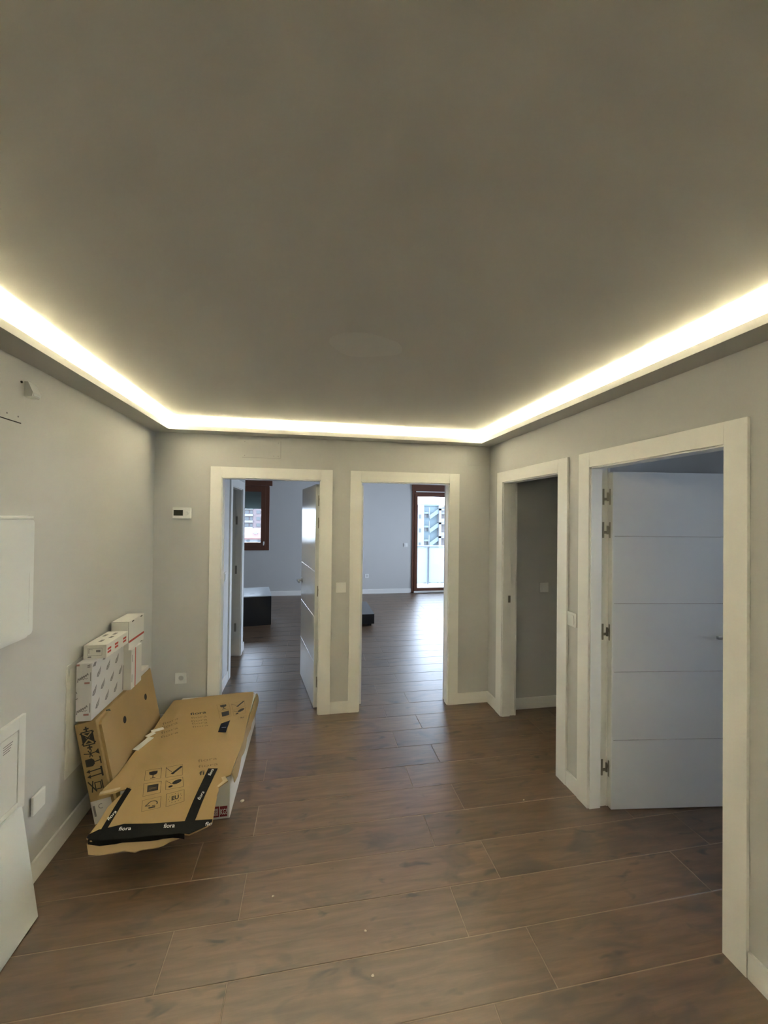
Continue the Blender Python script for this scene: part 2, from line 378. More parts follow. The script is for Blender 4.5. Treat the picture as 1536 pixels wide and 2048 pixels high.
# strike plate on the far jamb of the dark doorway
d3 = bpy.data.objects['door_3']
s_ = -(D3[1] - D3[0]) / 2 + .008
MB().box(s_ - .001, s_ + .002, .045, .066, .985, 1.045).build('strike_plate', 'dark_steel', d3)
d5 = bpy.data.objects['door_5']
for z in (.35, 1.05, 1.65):
    q = (DP[1] - DP[0] - .04) / 2 - .008
    MB().box(q - .004, q + .001, .045, .066, z - .05, z + .05).build('hinge', 'dark_steel', d5)

# ---------------------------------------------------------------- windows
def sash(parent, x0, x1, z0, z1, y0, y1, bar, name='sash'):
    m = MB(); m.box(x0, x0 + bar, y0, y1, z0, z1, .004); m.box(x1 - bar, x1, y0, y1, z0, z1, .004)
    m.box(x0 + bar, x1 - bar, y0, y1, z0, z0 + bar, .004); m.box(x0 + bar, x1 - bar, y0, y1, z1 - bar, z1, .004)
    s = m.build(name, 'woodwin', parent)
    MB().box(x0 + bar - .004, x1 - bar + .004, (y0 + y1) / 2 - .004, (y0 + y1) / 2 + .004, z0 + bar - .004, z1 - bar + .004).build('pane', 'glass', s)
    return s
w1 = empty('window_1', (0, FARY, 0), kind='structure', label='brown wooden window with half lowered shutter seen through the left doorway', category='window')
m = MB(); x0, x1, z0, z1, b = -2.12, -.870, .972, 2.335, .085
m.box(x0, x0 + b, -.02, .07, z0, z1, .004); m.box(x1 - b, x1, -.02, .07, z0, z1, .004); m.box(x0 + b, x1 - b, -.02, .07, z0, z0 + b, .004); m.box(x0 + b, x1 - b, -.02, .07, z1 - b, z1, .004)
m.build('frame', 'woodwin', w1)
MB().box(x0 - .055, x1 + .055, -.05, .0, 2.335, 2.442, .005).build('shutter_box', 'woodwin', w1)
sash(w1, -1.50, x1 - b + .008, z0 + b - .008, z1 - b + .05, -.035, .03, .092)
sash(w1, x0 + b - .008, -1.502, z0 + b - .008, z1 - b + .05, -.035, .03, .092)
m = MB().box(-.985, -.962, -.047, -.035, 1.10, 1.16, .003); m.box(-.982, -.966, -.075, -.047, 1.135, 1.15, .003); m.box(-.984, -.964, -.088, -.072, 1.08, 1.15, .004); m.build('handle', 'plastic', w1)
for i in range(11):
    z = 2.33 - i * .044
    MB().box(x0 + .03, x1 - .03, .10, .112, z - .0446, z, .0035).build('shutter_slat', 'shutter', w1)
w2 = empty('window_2', (0, FARY, 0), kind='structure', label='brown framed glazed balcony door seen through the right doorway', category='window')
m = MB(); x0, x1, z0, z1, b = 2.25, 3.955, 0.0, 2.335, .06
m.box(x0, x0 + b, -.02, .07, z0, 2.30, .004); m.box(x1 - b, x1, -.02, .07, z0, 2.30, .004); m.box(x0 + b, x1 - b, -.02, .07, 2.235, 2.30, .004); m.box(x0 + b, x1 - b, -.02, .07, .0, .03)
m.build('frame', 'woodwin', w2)
MB().box(x0 - .01, x1 + .01, -.03, .05, 2.30, 2.443, .005).build('shutter_box', 'woodwin', w2)
MB().box(x0 + .08, x1 - .08, -.038, -.029, 2.275, 2.295).build('guide_strip', 'plastic', w2)
sash(w2, x0 + b - .006, 3.17, .035, 2.245, -.03, .03, .072)
sash(w2, 3.172, x1 - b + .006, .035, 2.245, -.03, .03, .072)
MB().box(x0 + .045, x1 - .03, -.06, -.031, .006, .045, .003).build('threshold_strip', 'plastic', w2)
w3 = empty('unseen_window_3', (4.6, -.3, 0), R(-90), kind='structure', label='unseen window lighting the bluish room', category='window')  # out of view, added as the source of this room's bluish daylight
m = MB(); x0, x1, z0, z1, b = -.7, .7, 1.0, 2.3, .06
m.box(x0, x0 + b, -.02, .07, z0, z1); m.box(x1 - b, x1, -.02, .07, z0, z1); m.box(x0 + b, x1 - b, -.02, .07, z0, z0 + b); m.box(x0 + b, x1 - b, -.02, .07, z1 - b, z1)
m.build('frame', 'woodwin', w3)
sash(w3, x0 + b - .006, -.001, z0 + b - .006, z1 - b + .006, -.03, .03, .07); sash(w3, .001, x1 - b + .006, z0 + b - .006, z1 - b + .006, -.03, .03, .07)

w4 = empty('added_window_4', (4.6, 6.8, 0), R(-90), kind='structure', label='unseen wide window added in the right living room wall for daylight', category='window')  # made-up window out of view, added to brighten the living room
m = MB(); x0, x1, z0, z1, b = -1.3, 1.3, .12, 2.35, .06
m.box(x0, x0 + b, -.02, .07, z0, z1); m.box(x1 - b, x1, -.02, .07, z0, z1); m.box(x0 + b, x1 - b, -.02, .07, z0, z0 + b); m.box(x0 + b, x1 - b, -.02, .07, z1 - b, z1)
m.build('frame', 'woodwin', w4)
sash(w4, x0 + b - .006, -.001, z0 + b - .006, z1 - b + .006, -.03, .03, .07); sash(w4, .001, x1 - b + .006, z0 + b - .006, z1 - b + .006, -.03, .03, .07)

# ================================================================ WALL FITTINGS
# local frames: x along the wall, y out of the wall, z up
def on_wall(name, loc, rz, **kw): return empty(name, loc, rz, **kw)
RB, RL, RR = R(180), R(-90), R(90)       # rotations so that local +y points into the room: back wall, left wall, right wall
def switch(loc, rz, label, group=None):
    kw = dict(label=label, category='light switch')
    t = on_wall('light_switch', loc, rz, **kw)
    MB().box(-.0435, .0435, 0, .009, -.0445, .0445, .003).build('plate', 'plastic', t)
    MB().box(-.028, .028, .009, .0125, -.029, .029, .002).build('rocker', 'plastic', t)
    return t
def socket(loc, rz, label):
    t = on_wall('wall_socket', loc, rz, label=label, category='socket')
    m = MB(); S = .043; n = 32; r = .0205
    # plate with a round recess
    ring_o = []; ring_i = []
    for i in range(n):
        a = 2 * math.pi * i / n; c, s = math.cos(a), math.sin(a); k = S / max(abs(c), abs(s))
        ring_o.append((c * k, s * k)); ring_i.append((c * r, s * r))
    vs = [(x, .010, z) for x, z in ring_o] + [(x, .010, z) for x, z in ring_i] + [(x, -.004, z) for x, z in ring_i] + [(x, 0, z) for x, z in ring_o]
    fs = []
    for i in range(n):
        j = (i + 1) % n; fs += [(i, j, n + j, n + i), (n + i, n + j, 2 * n + j, 2 * n + i), (3 * n + i, 3 * n + j, j, i)]
    fs.append(list(range(2 * n, 3 * n)))
    m.add(vs, fs).build('plate', 'plastic', t)
    for x in (-.0095, .0095): MB().cyl((x, -.0045, 0), (x, -.003, 0), .0035, n=10).build('pin_hole', 'dark', t)
    for z in (-.019, .019): MB().box(-.003, .003, -.004, .004, z - .0025, z + .0025).build('earth_clip', 'steel', t)
    return t
switch((.266, YB, 1.094), RB, 'white light switch on the narrow wall strip between the two back doorways')
switch((XR, 2.308, 1.08), RR, 'white light switch on the right wall between the two doorways')
switch((2.101, 3.353, 1.09), RB, 'dim light switch on the wall inside the dark doorway')
switch((2.104, FARY, 1.076), RB, 'small light switch on the far wall beside the balcony door')
switch((PX, 4.2, 1.106), R(-90), 'light switch seen edge-on on the passage wall inside the left doorway')
socket((-1.027, YB, .383), RB, 'white round power socket on the back wall above the cardboard')
socket((1.233, FARY, .395), RB, 'white power socket low on the far living room wall')
# thermostat
t = on_wall('thermostat', (-1.037, YB, 1.730), RB, label='white thermostat with dark screen and knob on the back wall', category='thermostat')
MB().box(-.070, .070, 0, .026, -.045, .045, .005).build('body', 'plastic', t)
MB().box(-.010, .060, .0255, .0272, -.022, .024, .0005).build('screen', 'lcd', t)
MB().cyl((-.038, .025, .002), (-.038, .034, .002), .017, .0145, 24).build('knob', 'plastic', t)
# blank access covers
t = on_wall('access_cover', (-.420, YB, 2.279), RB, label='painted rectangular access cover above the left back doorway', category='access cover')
MB().box(-.157, .157, 0, .0025, -.073, .073, .0008).build('plate', 'wall', t)
for x, z in ((-.10, -.055), (-.137, -.055), (.137, -.058), (-.137, .058), (.137, .058)): MB().cyl((x, .0023, z), (x, .0032, z), .003, n=10).build('screw', 'ink_grey', t)
MB().box(-.157, .157, 0, .0020, -.0745, -.0730).build('edge_shade_strip', 'ink_grey', t); MB().box(-.1585, -.157, 0, .0020, -.073, .073).build('edge_shade_strip', 'ink_grey', t)  # thin grey strips coloured as the shade line along the plate edges
t = on_wall('access_cover', (1.515, YB, 2.288), RB, label='faint painted access cover in the top right corner of the back wall', category='access cover')
MB().box(-.088, .088, 0, .002, -.080, .080, .0008).build('plate', 'wall', t)
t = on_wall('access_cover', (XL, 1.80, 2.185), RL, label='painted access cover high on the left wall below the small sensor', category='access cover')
MB().box(-.205, .205, 0, .004, -.073, .073, .0008).build('plate', 'wall', t)
for x, z in ((-.185, -.05), (-.12, -.05)): MB().cyl((x, .0036, z), (x, .0048, z), .004, n=10).build('screw', 'ink_grey', t)
MB().box(-.205, .205, 0, .0035, -.0765, -.0730).build('edge_shade_strip', 'dark', t)  # dark strip painted as the line of shade under the plate
t = on_wall('motion_sensor', (XL, 2.055, 2.268), RL, label='small white wedge shaped sensor high on the left wall', category='sensor')
m = MB(); m.prism([(0, -.032), (.030, -.030), (.034, -.012), (.014, .034), (0, .034)], 0, -.026, .030); m.build('housing', 'plastic', t)
MB().box(-.020, .024, .0305, .0345, -.027, -.014, .001).build('lens', 'cool_plastic', t)
MB().cyl((.050, 0, .024), (.050, .004, .024), .005, n=10).build('screw', 'dark', t)
# left wall cabinets
t = on_wall('fuse_panel', (XL, 1.80, 1.435), RL, label='white plastic fuse panel on the left wall at head height', category='fuse panel')
def rrect(w, h, r, corners=(1, 1, 1, 1), n=5):
    pts = []
    for (cx, cz, a0), k in zip(((w / 2, h / 2, 0), (-w / 2, h / 2, 90), (-w / 2, -h / 2, 180), (w / 2, -h / 2, 270)), corners):
        if not k: pts.append((cx, cz)); continue
        ox, oz = cx - math.copysign(r, cx), cz - math.copysign(r, cz)
        for i in range(n + 1):
            a = R(a0 + 90 * i / n); pts.append((ox + r * math.cos(a), oz + r * math.sin(a)))
    return pts
MB().prism(rrect(.53, .545, .022), 1, 0, .012).build('surround', 'cool_plastic', t)
MB().prism(rrect(.515, .512, .02), 1, .012, .032).build('cover', 'cool_plastic', t)
MB().box(-.2585, .2585, .010, .028, .258, .2705, .003).build('top_rim', 'plastic', t)
MB().box(-.235, -.229, .0318, .0335, -.20, .02, .0006).build('grip', 'cool_plastic', t)
t = on_wall('telecom_panel', (XL, 1.78, .62), RL, label='white telecom cabinet low on the left wall above a leaning board', category='telecom cabinet')
m = MB(); W2, H2 = .278, .205
m.box(-W2, -W2 + .042, 0, .014, -H2, H2, .002); m.box(W2 - .042, W2, 0, .014, -H2, H2, .002); m.box(-W2 + .042, W2 - .042, 0, .014, H2 - .052, H2, .002); m.box(-W2 + .042, W2 - .042, 0, .014, -H2, -H2 + .042, .002)
m.build('frame', 'plastic', t)
lid = MB().box(-W2 + .044, W2 - .044, 0, .010, -H2 + .044, H2 - .058, .001).build('cabinet_door', 'plastic', t)
for i in range(4):
    MB().box(-.205 + .006 * i, -.150, .0098, .0106, .118 - .0095 * i, .121 - .0095 * i).build('vent_slot', 'ink_grey', lid)
t = on_wall('manifold_cover', (XL, 2.70, .617), RL, label='tall white wall panel behind the stacked boxes', category='wall panel')
MB().box(-.32, .32, 0, .0045, -.297, .297, .0015).build('frame', 'plastic', t)
MB().box(-.295, .295, .0045, .0065, -.272, .272, .0008).build('cover', 'plastic', t)
t = on_wall('blank_plate', (XL, 2.158, .365), RL, label='square blank white plate low on the left wall', category='wall plate')
MB().box(-.043, .043, .004, .016, -.043, .043, .003).build('plate', 'plastic', t)
MB().box(-.036, .036, 0, .005, -.036, .036).build('mount', 'ink_grey', t)
# leaning white board
t = empty('white_board', (-1.118, 1.455, 0), label='white board leaning on the left wall below the telecom cabinet', category='board')
tl = math.atan2(.105, .44)
m = MB(); m.box(-.016, 0, -.5, .5, .001, .452, .0025)
for i, v in enumerate(m.v):
    x, y, z = v; m.v[i] = (x * math.cos(tl) - z * math.sin(tl), y - z * -.13, x * math.sin(tl) + z * math.cos(tl) + .004)
m.build('panel', 'cool_plastic', t)

# ================================================================ PRINT HELPERS
def stroke(pts, w):
    out = []
    for (x0, y0), (x1, y1) in zip(pts[:-1], pts[1:]):
        d = math.hypot(x1 - x0, y1 - y0) or 1e-6; nx, ny = -(y1 - y0) / d * w / 2, (x1 - x0) / d * w / 2
        ex, ey = (x1 - x0) / d * w * .35, (y1 - y0) / d * w * .35
        out.append([(x0 + nx - ex, y0 + ny - ey), (x0 - nx - ex, y0 - ny - ey), (x1 - nx + ex, y1 - ny + ey), (x1 + nx + ex, y1 + ny + ey)])
    return out
def rect(x0, y0, x1, y1): return [[(x0, y0), (x1, y0), (x1, y1), (x0, y1)]]
def frame(x0, y0, x1, y1, w): return stroke([(x0, y0), (x1, y0)], w) + stroke([(x1, y0), (x1, y1)], w) + stroke([(x1, y1), (x0, y1)], w) + stroke([(x0, y1), (x0, y0)], w)
def ell(cx, cy, rx, ry, rot=0, n=16, a0=0, a1=360):
    c, s = math.cos(R(rot)), math.sin(R(rot)); pts = []
    for i in range(n + (a1 - a0 < 360)):
        a = R(a0 + (a1 - a0) * i / n); x, y = rx * math.cos(a), ry * math.sin(a); pts.append((cx + x * c - y * s, cy + x * s + y * c))
    return [pts]
def arc(cx, cy, r, a0, a1, w, n=10): return stroke([(cx + r * math.cos(R(a0 + (a1 - a0) * i / n)), cy + r * math.sin(R(a0 + (a1 - a0) * i / n))) for i in range(n + 1)], w)
def text(txt, shear=0., bold=0.):
    cu = bpy.data.curves.new('lettering', 'FONT'); cu.body = txt; cu.size = 1; cu.shear = shear; cu.offset = bold; cu.resolution_u = 3
    o = bpy.data.objects.new('lettering', cu); me = bpy.data.meshes.new_from_object(o)
    xs = [v.co.x for v in me.vertices]; ys = [v.co.y for v in me.vertices]; x0, x1, y0, y1 = min(xs), max(xs), min(ys), max(ys)
    P = [[((me.vertices[i].co.x - x0) / (x1 - x0), (me.vertices[i].co.y - y0) / (y1 - y0)) for i in p.vertices] for p in me.polygons]
    bpy.data.objects.remove(o); bpy.data.curves.remove(cu); bpy.data.meshes.remove(me)
    return P
def quadmap(q):
    """q = four 2D corners TL, TR, BR, BL; unit square (0,0)=BL"""
    tl_, tr, br, bl = q
    def f(u, v):
        return tuple((bl[i] * (1 - u) + br[i] * u) * (1 - v) + (tl_[i] * (1 - u) + tr[i] * u) * v for i in (0, 1))
    return f
def decal(name, polys, to3d, m, parent, **kw):
    mb = MB()
    for p in polys: mb.add([to3d(*q) for q in p], [list(range(len(p)))])
    me = bpy.data.meshes.new(name); me.from_pydata(mb.v, [], mb.f); me.materials.append(MT[m])
    o = bpy.data.objects.new(name, me); COL.objects.link(o); o.parent = parent
    for k, v in kw.items(): o[k] = v
    return o
def mapped(polys, f): return [[f(*p) for p in q] for q in polys]
# pictograms in the unit square
G_GLASS = ell(.5, .62, .26, .20, n=14) + rect(.47, .18, .53, .5) + rect(.34, .12, .66, .18) + rect(.24, .62, .76, .80)
G_KNIFE = stroke([(.40, .30), (.92, .80)], .16) + stroke([(.0, .95), (.35, .45)], .03) + stroke([(.30, .28), (.5, .25)], .03)
G_RAIN = rect(.22, .25, .85, .80)
G_FEET = ell(.64, .64, .30, .19, 30) + ell(.27, .27, .13, .10, 20) + stroke([(.05, .9), (.35, .5)], .03)
G_RECY = arc(.56, .48, .26, -20, 160, .06) + stroke([(.30, .55), (.18, .42), (.42, .36)], .06) + rect(.36, .12, .72, .24) + stroke([(.56, .30), (.70, .30)], .06)
G_EU = mapped(text('EU', bold=.03), lambda u, v: (.30 + .40 * u, .34 + .34 * v)) + [ell(.5 + .36 * math.cos(R(a)), .51 + .34 * math.sin(R(a)), .022, .028, n=6)[0] for a in range(0, 360, 30)]

# ================================================================ BOX PILE
# white shower-tray box lying along the back wall
tb = empty('tray_box', (-.715, 2.95, 0), label='long flat white box on the floor under torn brown cardboard', category='box')
MB().box(-.285, .283, -.54, .535, 0, .238, .004).build('carton', 'wbox', tb)
fy = -.5415
def tray(u, v): return (u + .715, fy, v)
for q in ((-.485, .014, -.445, .073), (-.527, .014, -.489, .074)): decal('red_label', rect(*q), tray, 'ink_wine', tb)
lt_ = mapped(text('KG!', bold=.01), quadmap([(-.482, .058), (-.448, .058), (-.448, .026), (-.482, .026)]))
sq = []
for i in range(3):
    for j in range(3): sq += frame(-.522 + j * .010, .024 + i * .014, -.516 + j * .010, .033 + i * .014, .002)
decal('label_lettering', lt_ + sq, lambda u, v: (u + .715, fy - .001, v), 'white_ink', tb, kind='stuff')

# torn brown cardboard lid
def zl(x, y):
    z = .2465 + .0035 * math.sin(7 * x + 2.1 * y) + .002 * math.sin(19 * y + 6 * x)
    if y < 2.42: d = 2.42 - y; z -= .05 * d + .15 * d * d
    if x < -.96: z += .12 * (-.96 - x)
    return z
OUT = [(-1.04, 3.408), (-.95, 3.433), (-.787, 3.466), (-.60, 3.494), (-.455, 3.505), (-.445, 3.441), (-.432, 3.15), (-.428, 2.98), (-.415, 2.751), (-.424, 2.56), (-.43, 2.405), (-.456, 2.389), (-.434, 2.358), (-.452, 2.34), (-.474, 2.312), (-.468, 2.285), (-.47, 2.255), (-.466, 2.236), (-.462, 2.17), (-.455, 2.096), (-.475, 2.075), (-.494, 2.067), (-.548, 2.044), (-.592, 2.057), (-.66, 2.060), (-.726, 2.066), (-.80, 2.064), (-.876, 2.069), (-.982, 2.072), (-1.003, 2.084), (-.994, 2.163), (-.993, 2.263), (-.971, 2.328), (-.937, 2.388), (-.966, 2.374), (-.985, 2.368), (-1.01, 2.348), (-1.03, 2.344), (-1.051, 2.333), (-1.068, 2.330), (-1.066, 2.381), (-1.056, 2.43), (-1.050, 2.50), (-1.053, 2.58), (-1.050, 2.661), (-1.046, 2.746), (-1.034, 2.793), (-1.048, 2.901), (-1.036, 3.007), (-1.042, 3.11), (-1.044, 3.221)]
lidr = empty('cardboard_lid', (-.72, 2.75, 0), label='torn brown cardboard packaging with black tape lying on the white box', category='cardboard')
LX, LY = -.72, 2.75
def sheet(outline, zf, th, name, m, parent, ox, oy, cuts=3):
    bm = bmesh.new(); vs = [bm.verts.new((x, y, 0)) for x, y in outline]; bm.faces.new(vs)
    bmesh.ops.triangulate(bm, faces=bm.faces[:], ngon_method='EAR_CLIP')
    for _ in range(cuts + 3 if cuts else 0):
        es = [e for e in bm.edges if e.calc_length() > .035]
        if not es: break
        bmesh.ops.subdivide_edges(bm, edges=es, cuts=1); bmesh.ops.triangulate(bm, faces=bm.faces[:])
    for v in bm.verts: v.co.z = zf(v.co.x, v.co.y)
    r = bmesh.ops.extrude_face_region(bm, geom=bm.faces[:])
    for g in r['geom']:
        if isinstance(g, bmesh.types.BMVert): g.co.z -= th
    for v in bm.verts: v.co.x -= ox; v.co.y -= oy
    bmesh.ops.recalc_face_normals(bm, faces=bm.faces[:])
    me = bpy.data.meshes.new(name); bm.to_mesh(me); bm.free(); me.materials.append(MT[m])
    o = bpy.data.objects.new(name, me); COL.objects.link(o); o.parent = parent; return o
sheet(OUT, zl, .0055, 'top_panel', 'card', lidr, LX, LY, 4)
def on_lid(h): return lambda x, y: (x - LX, y - LY, zl(x, y) + h)
# side flap hanging over the long right edge (two layers)
m = MB(); ys = [2.42 + (3.47 - 2.42) * i / 14 for i in range(15)]
vs = []
for i, y in enumerate(ys):
    x = -.4245 + (.004 if i % 3 else 0); dp = .055 + .012 * math.sin(i * 1.7) + (.02 if i > 9 else 0)
    for xx, zz in ((x, .247), (x + .012, .247 - dp * .5), (x + .016, .247 - dp), (x + .011, .247 - dp), (x + .007, .247 - dp * .5), (x - .004, .243)): vs.append((xx - LX, y - LY, zz))
fs = [(6 * i + j, 6 * i + (j + 1) % 6, 6 * i + 6 + (j + 1) % 6, 6 * i + 6 + j) for i in range(14) for j in range(6)] + [tuple(range(6)), tuple(range(84, 90))]
m.add(vs, fs).build('side_flap', 'card', lidr)
# folded front flap under the taped edge
FL = [(-1.0, 2.082), (-.58, 2.082), (-.60, 2.066), (-.64, 2.060), (-.665, 2.052), (-.70, 2.048), (-.76, 2.046), (-.78, 2.042), (-.83, 2.050), (-.93, 2.049), (-.98, 2.055)]
sheet(FL, lambda x, y: .1985 - (2.082 - y) * 1.1 + .003 * math.sin(14 * x), .004, 'front_flap', 'card2', lidr, LX, LY, 2)
# torn white facing at the left edge
for x0, y0, x1, y1, w in ((-1.048, 2.74, -1.018, 2.87, .036), (-1.04, 2.895, -1.02, 2.93, .03), (-1.03, 2.955, -.985, 2.985, .03)):
    p = stroke([(x0, y0), (x1, y1)], w)[0]
    sheet(p, lambda x, y: zl(x, y) + .004, .002, 'torn_facing', 'wbox', lidr, LX, LY, 0)
# pale torn edge near the front
sheet([(-1.068, 2.335), (-1.02, 2.352), (-.985, 2.376), (-.99, 2.388), (-1.03, 2.366), (-1.07, 2.352)], lambda x, y: zl(x, y) + .003, .002, 'torn_edge', 'card_edge', lidr, LX, LY, 0)
sheet([(-.456, 2.392), (-.434, 2.356), (-.474, 2.310), (-.484, 2.318), (-.462, 2.356), (-.476, 2.388)], lambda x, y: zl(x, y) + .003, .002, 'torn_edge', 'card_edge', lidr, LX, LY, 0)
# tape
def tape(poly):
    sheet(poly, lambda x, y: zl(x, y) + .0020, .001, 'tape', 'tape', lidr, LX, LY, 2)
tape([(-.957, 2.387), (-.928, 2.37), (-.934, 2.25), (-.937, 2.135), (-.963, 2.11), (-.962, 2.25)])
tape([(-.566, 2.479), (-.512, 2.47), (-.528, 2.29), (-.541, 2.109), (-.589, 2.116), (-.577, 2.30)])
tape([(-1.003, 2.100), (-.972, 2.128), (-.871, 2.149), (-.741, 2.132), (-.587, 2.119), (-.459, 2.108), (-.457, 2.0965), (-.475, 2.0755), (-.494, 2.0675), (-.548, 2.0445), (-.592, 2.0575), (-.66, 2.0605), (-.726, 2.0665), (-.80, 2.0645), (-.876, 2.0695), (-.982, 2.0725), (-1.002, 2.0845)])
tape([(-.604, 2.992), (-.551, 3.034), (-.547, 2.867), (-.599, 2.876)])
# tape folded down over the front edge
FE = [(-.992, 2.0755), (-.94, 2.0708), (-.876, 2.0695), (-.84, 2.067), (-.80, 2.0645), (-.76, 2.0655), (-.726, 2.0665), (-.69, 2.063), (-.66, 2.0605), (-.625, 2.059), (-.592, 2.0575), (-.57, 2.051)]
m = MB(); n = len(FE) - 1; vs = []
for i, (x, y) in enumerate(FE):
    z = zl(x, y) + .0022
    for dy, dz in ((.002, 0), (-.0022, -.001), (-.0015, -.022 - .005 * math.sin(i * 1.3)), (-.0004, -.020)): vs.append((x - LX, y + dy - LY, z + dz))
m.add(vs, [(4 * i + j, 4 * i + (j + 1) % 4, 4 * i + 4 + (j + 1) % 4, 4 * i + 4 + j) for i in range(n) for j in range(4)] + [(0, 1, 2, 3), (4 * n, 4 * n + 1, 4 * n + 2, 4 * n + 3)]).build('tape', 'tape', lidr)
FI = text('fiora', shear=.25, bold=.01)
wt = []
FO = text('fio', shear=.25, bold=.01)
for q in ([(-.887, 2.133), (-.832, 2.128), (-.825, 2.107), (-.879, 2.111)], [(-.684, 2.119), (-.633, 2.114), (-.626, 2.090), (-.676, 2.095)], [(-.490, 2.095), (-.455, 2.094), (-.453, 2.073), (-.483, 2.076)],
          [(-.966, 2.186), (-.952, 2.236), (-.936, 2.226), (-.950, 2.176)], [(-.565, 2.238), (-.556, 2.292), (-.538, 2.284), (-.547, 2.230)], [(-.556, 2.416), (-.550, 2.468), (-.531, 2.462), (-.537, 2.410)]):
    decal('tape_lettering', mapped(FO if q[0][0] == -.490 else FI, quadmap(q)), on_lid(.0034), 'white_ink', lidr, kind='stuff')
decal('tape_lettering', stroke([(-.585, 2.932), (-.56, 2.930)], .006), on_lid(.0034), 'white_ink', lidr)
pr = []
Q = dict(glass=[(-.918, 2.53), (-.835, 2.538), (-.808, 2.442), (-.887, 2.432)], knife=[(-.811, 2.538), (-.725, 2.547), (-.696, 2.447), (-.782, 2.442)],
         rain=[(-.881, 2.406), (-.795, 2.413), (-.768, 2.32), (-.848, 2.307)], feet=[(-.771, 2.413), (-.688, 2.426), (-.661, 2.346), (-.747, 2.336)],
         recy=[(-.84, 2.28), (-.755, 2.293), (-.735, 2.22), (-.817, 2.21)], eu=[(-.733, 2.304), (-.651, 2.322), (-.627, 2.239), (-.707, 2.219)])
Q2 = dict(glass=[(-.697, 3.288), (-.616, 3.318), (-.584, 3.215), (-.661, 3.18)], rain=[(-.661, 3.18), (-.582, 3.208), (-.556, 3.099), (-.624, 3.061)],
          knife=[(-.589, 3.292), (-.505, 3.36), (-.481, 3.247), (-.561, 3.191)], feet=[(-.559, 3.177), (-.479, 3.233), (-.458, 3.135), (-.535, 3.096)], eu=[(-.505, 3.092), (-.452, 3.10), (-.442, 3.045), (-.495, 3.037)])
GL = dict(glass=G_GLASS, knife=G_KNIFE, rain=G_RAIN, feet=G_FEET, recy=G_RECY, eu=G_EU)
for k, q in Q.items(): decal('pictogram', mapped(GL[k] + frame(0, 0, 1, 1, .018), quadmap(q)), on_lid(.0012), 'ink', lidr, kind='stuff')
soft = []
for k, q in Q2.items():
    decal('pictogram', mapped(GL[k], quadmap(q)), on_lid(.0012), 'ink', lidr, kind='stuff'); soft += mapped(frame(0, 0, 1, 1, .02), quadmap(q))
pr += mapped(text('fiora', bold=.02), quadmap([(-.863, 3.193), (-.754, 3.208), (-.744, 3.167), (-.85, 3.158)]))
pr += mapped(text('fi', bold=.02), quadmap([(-.612, 2.461), (-.582, 2.467), (-.576, 2.427), (-.601, 2.425)]))
SO = text('fiora', bold=.0)
for q in ([(-.841, 3.126), (-.736, 3.147), (-.724, 3.107), (-.828, 3.099)], [(-.827, 3.075), (-.721, 3.094), (-.709, 3.056), (-.813, 3.045)], [(-.811, 3.036), (-.706, 3.043), (-.696, 3.012), (-.797, 3.005)], [(-.792, 2.987), (-.688, 2.994), (-.683, 2.97), (-.783, 2.963)],
          [(-1.01, 3.062), (-.93, 3.146), (-.92, 3.114), (-.996, 3.031)], [(-.999, 3.014), (-.914, 3.082), (-.902, 3.045), (-.984, 2.979)], [(-.982, 2.956), (-.888, 2.997), (-.878, 2.973), (-.968, 2.922)], [(-.965, 2.9), (-.869, 2.944), (-.86, 2.915), (-.953, 2.873)],
          [(-.649, 2.577), (-.543, 2.585), (-.535, 2.558), (-.639, 2.546)], [(-.632, 2.52), (-.523, 2.527), (-.518, 2.502), (-.623, 2.495)]):
    soft += mapped(SO, quadmap(q))
decal('printed_lettering', pr, on_lid(.0012), 'ink', lidr, kind='stuff')
decal('faint_lettering', soft, on_lid(.0011), 'ink_soft', lidr, kind='stuff')
wl = mapped(rect(.24, .50, .83, .56) + stroke([(.24, .32), (.5, .42), (.83, .34)], .05), quadmap([(-.864, 2.387), (-.800, 2.392), (-.784, 2.340), (-.842, 2.332)]))
decal('pictogram_detail', wl, on_lid(.0018), 'ink_soft', lidr, kind='stuff')

# brown carton leaning on the wall
TL_ = math.atan(.2); ca, sa = math.cos(TL_), math.sin(TL_)
lb = empty('leaning_carton', (-1.130, 2.44, 0), label='brown carton leaning on the left wall, symbols on its end and two round holes', category='box')
def lean(w, y, h): return (w * ca - h * sa, y, w * sa + h * ca)      # w across thickness, h up the tilted side
BW, BHt, BL_ = .106, .585, .76
m = MB().box(0, BW, 0, BL_, 0, BHt, .004); m.v = [lean(*v) for v in m.v]; m.build('carton', 'card', lb)
# overlapping end flap on the broad face, with a rounded corner, and the strap beside it
fp = [(.020, .10), (.020, .548), (.03, .562), (.115, .575), (.135, .568), (.150, .550), (.205, .12)]
m = MB().prism(fp, 0, BW, BW + .014); m.v = [lean(*v) for v in m.v]; m.build('end_flap', 'card', lb)
m = MB()
sp = [(.118, .581), (.140, .574), (.156, .553), (.213, .10)]
for q in stroke(sp, .008): m.prism(q, 0, BW - .002, BW + .004)
m.v = [lean(*v) for v in m.v]; m.build('strap', 'strap', lb)
hl = []
def broad(y, h): return lean(BW + .0008, y, h)
decal('hand_hole', ell(.285, .44, .020, .021, n=18), broad, 'dark', lb); decal('hand_hole', ell(.60, .44, .020, .021, n=18), broad, 'dark', lb)
def endf(w, h): return lean(w, -.0008, h)
e = []
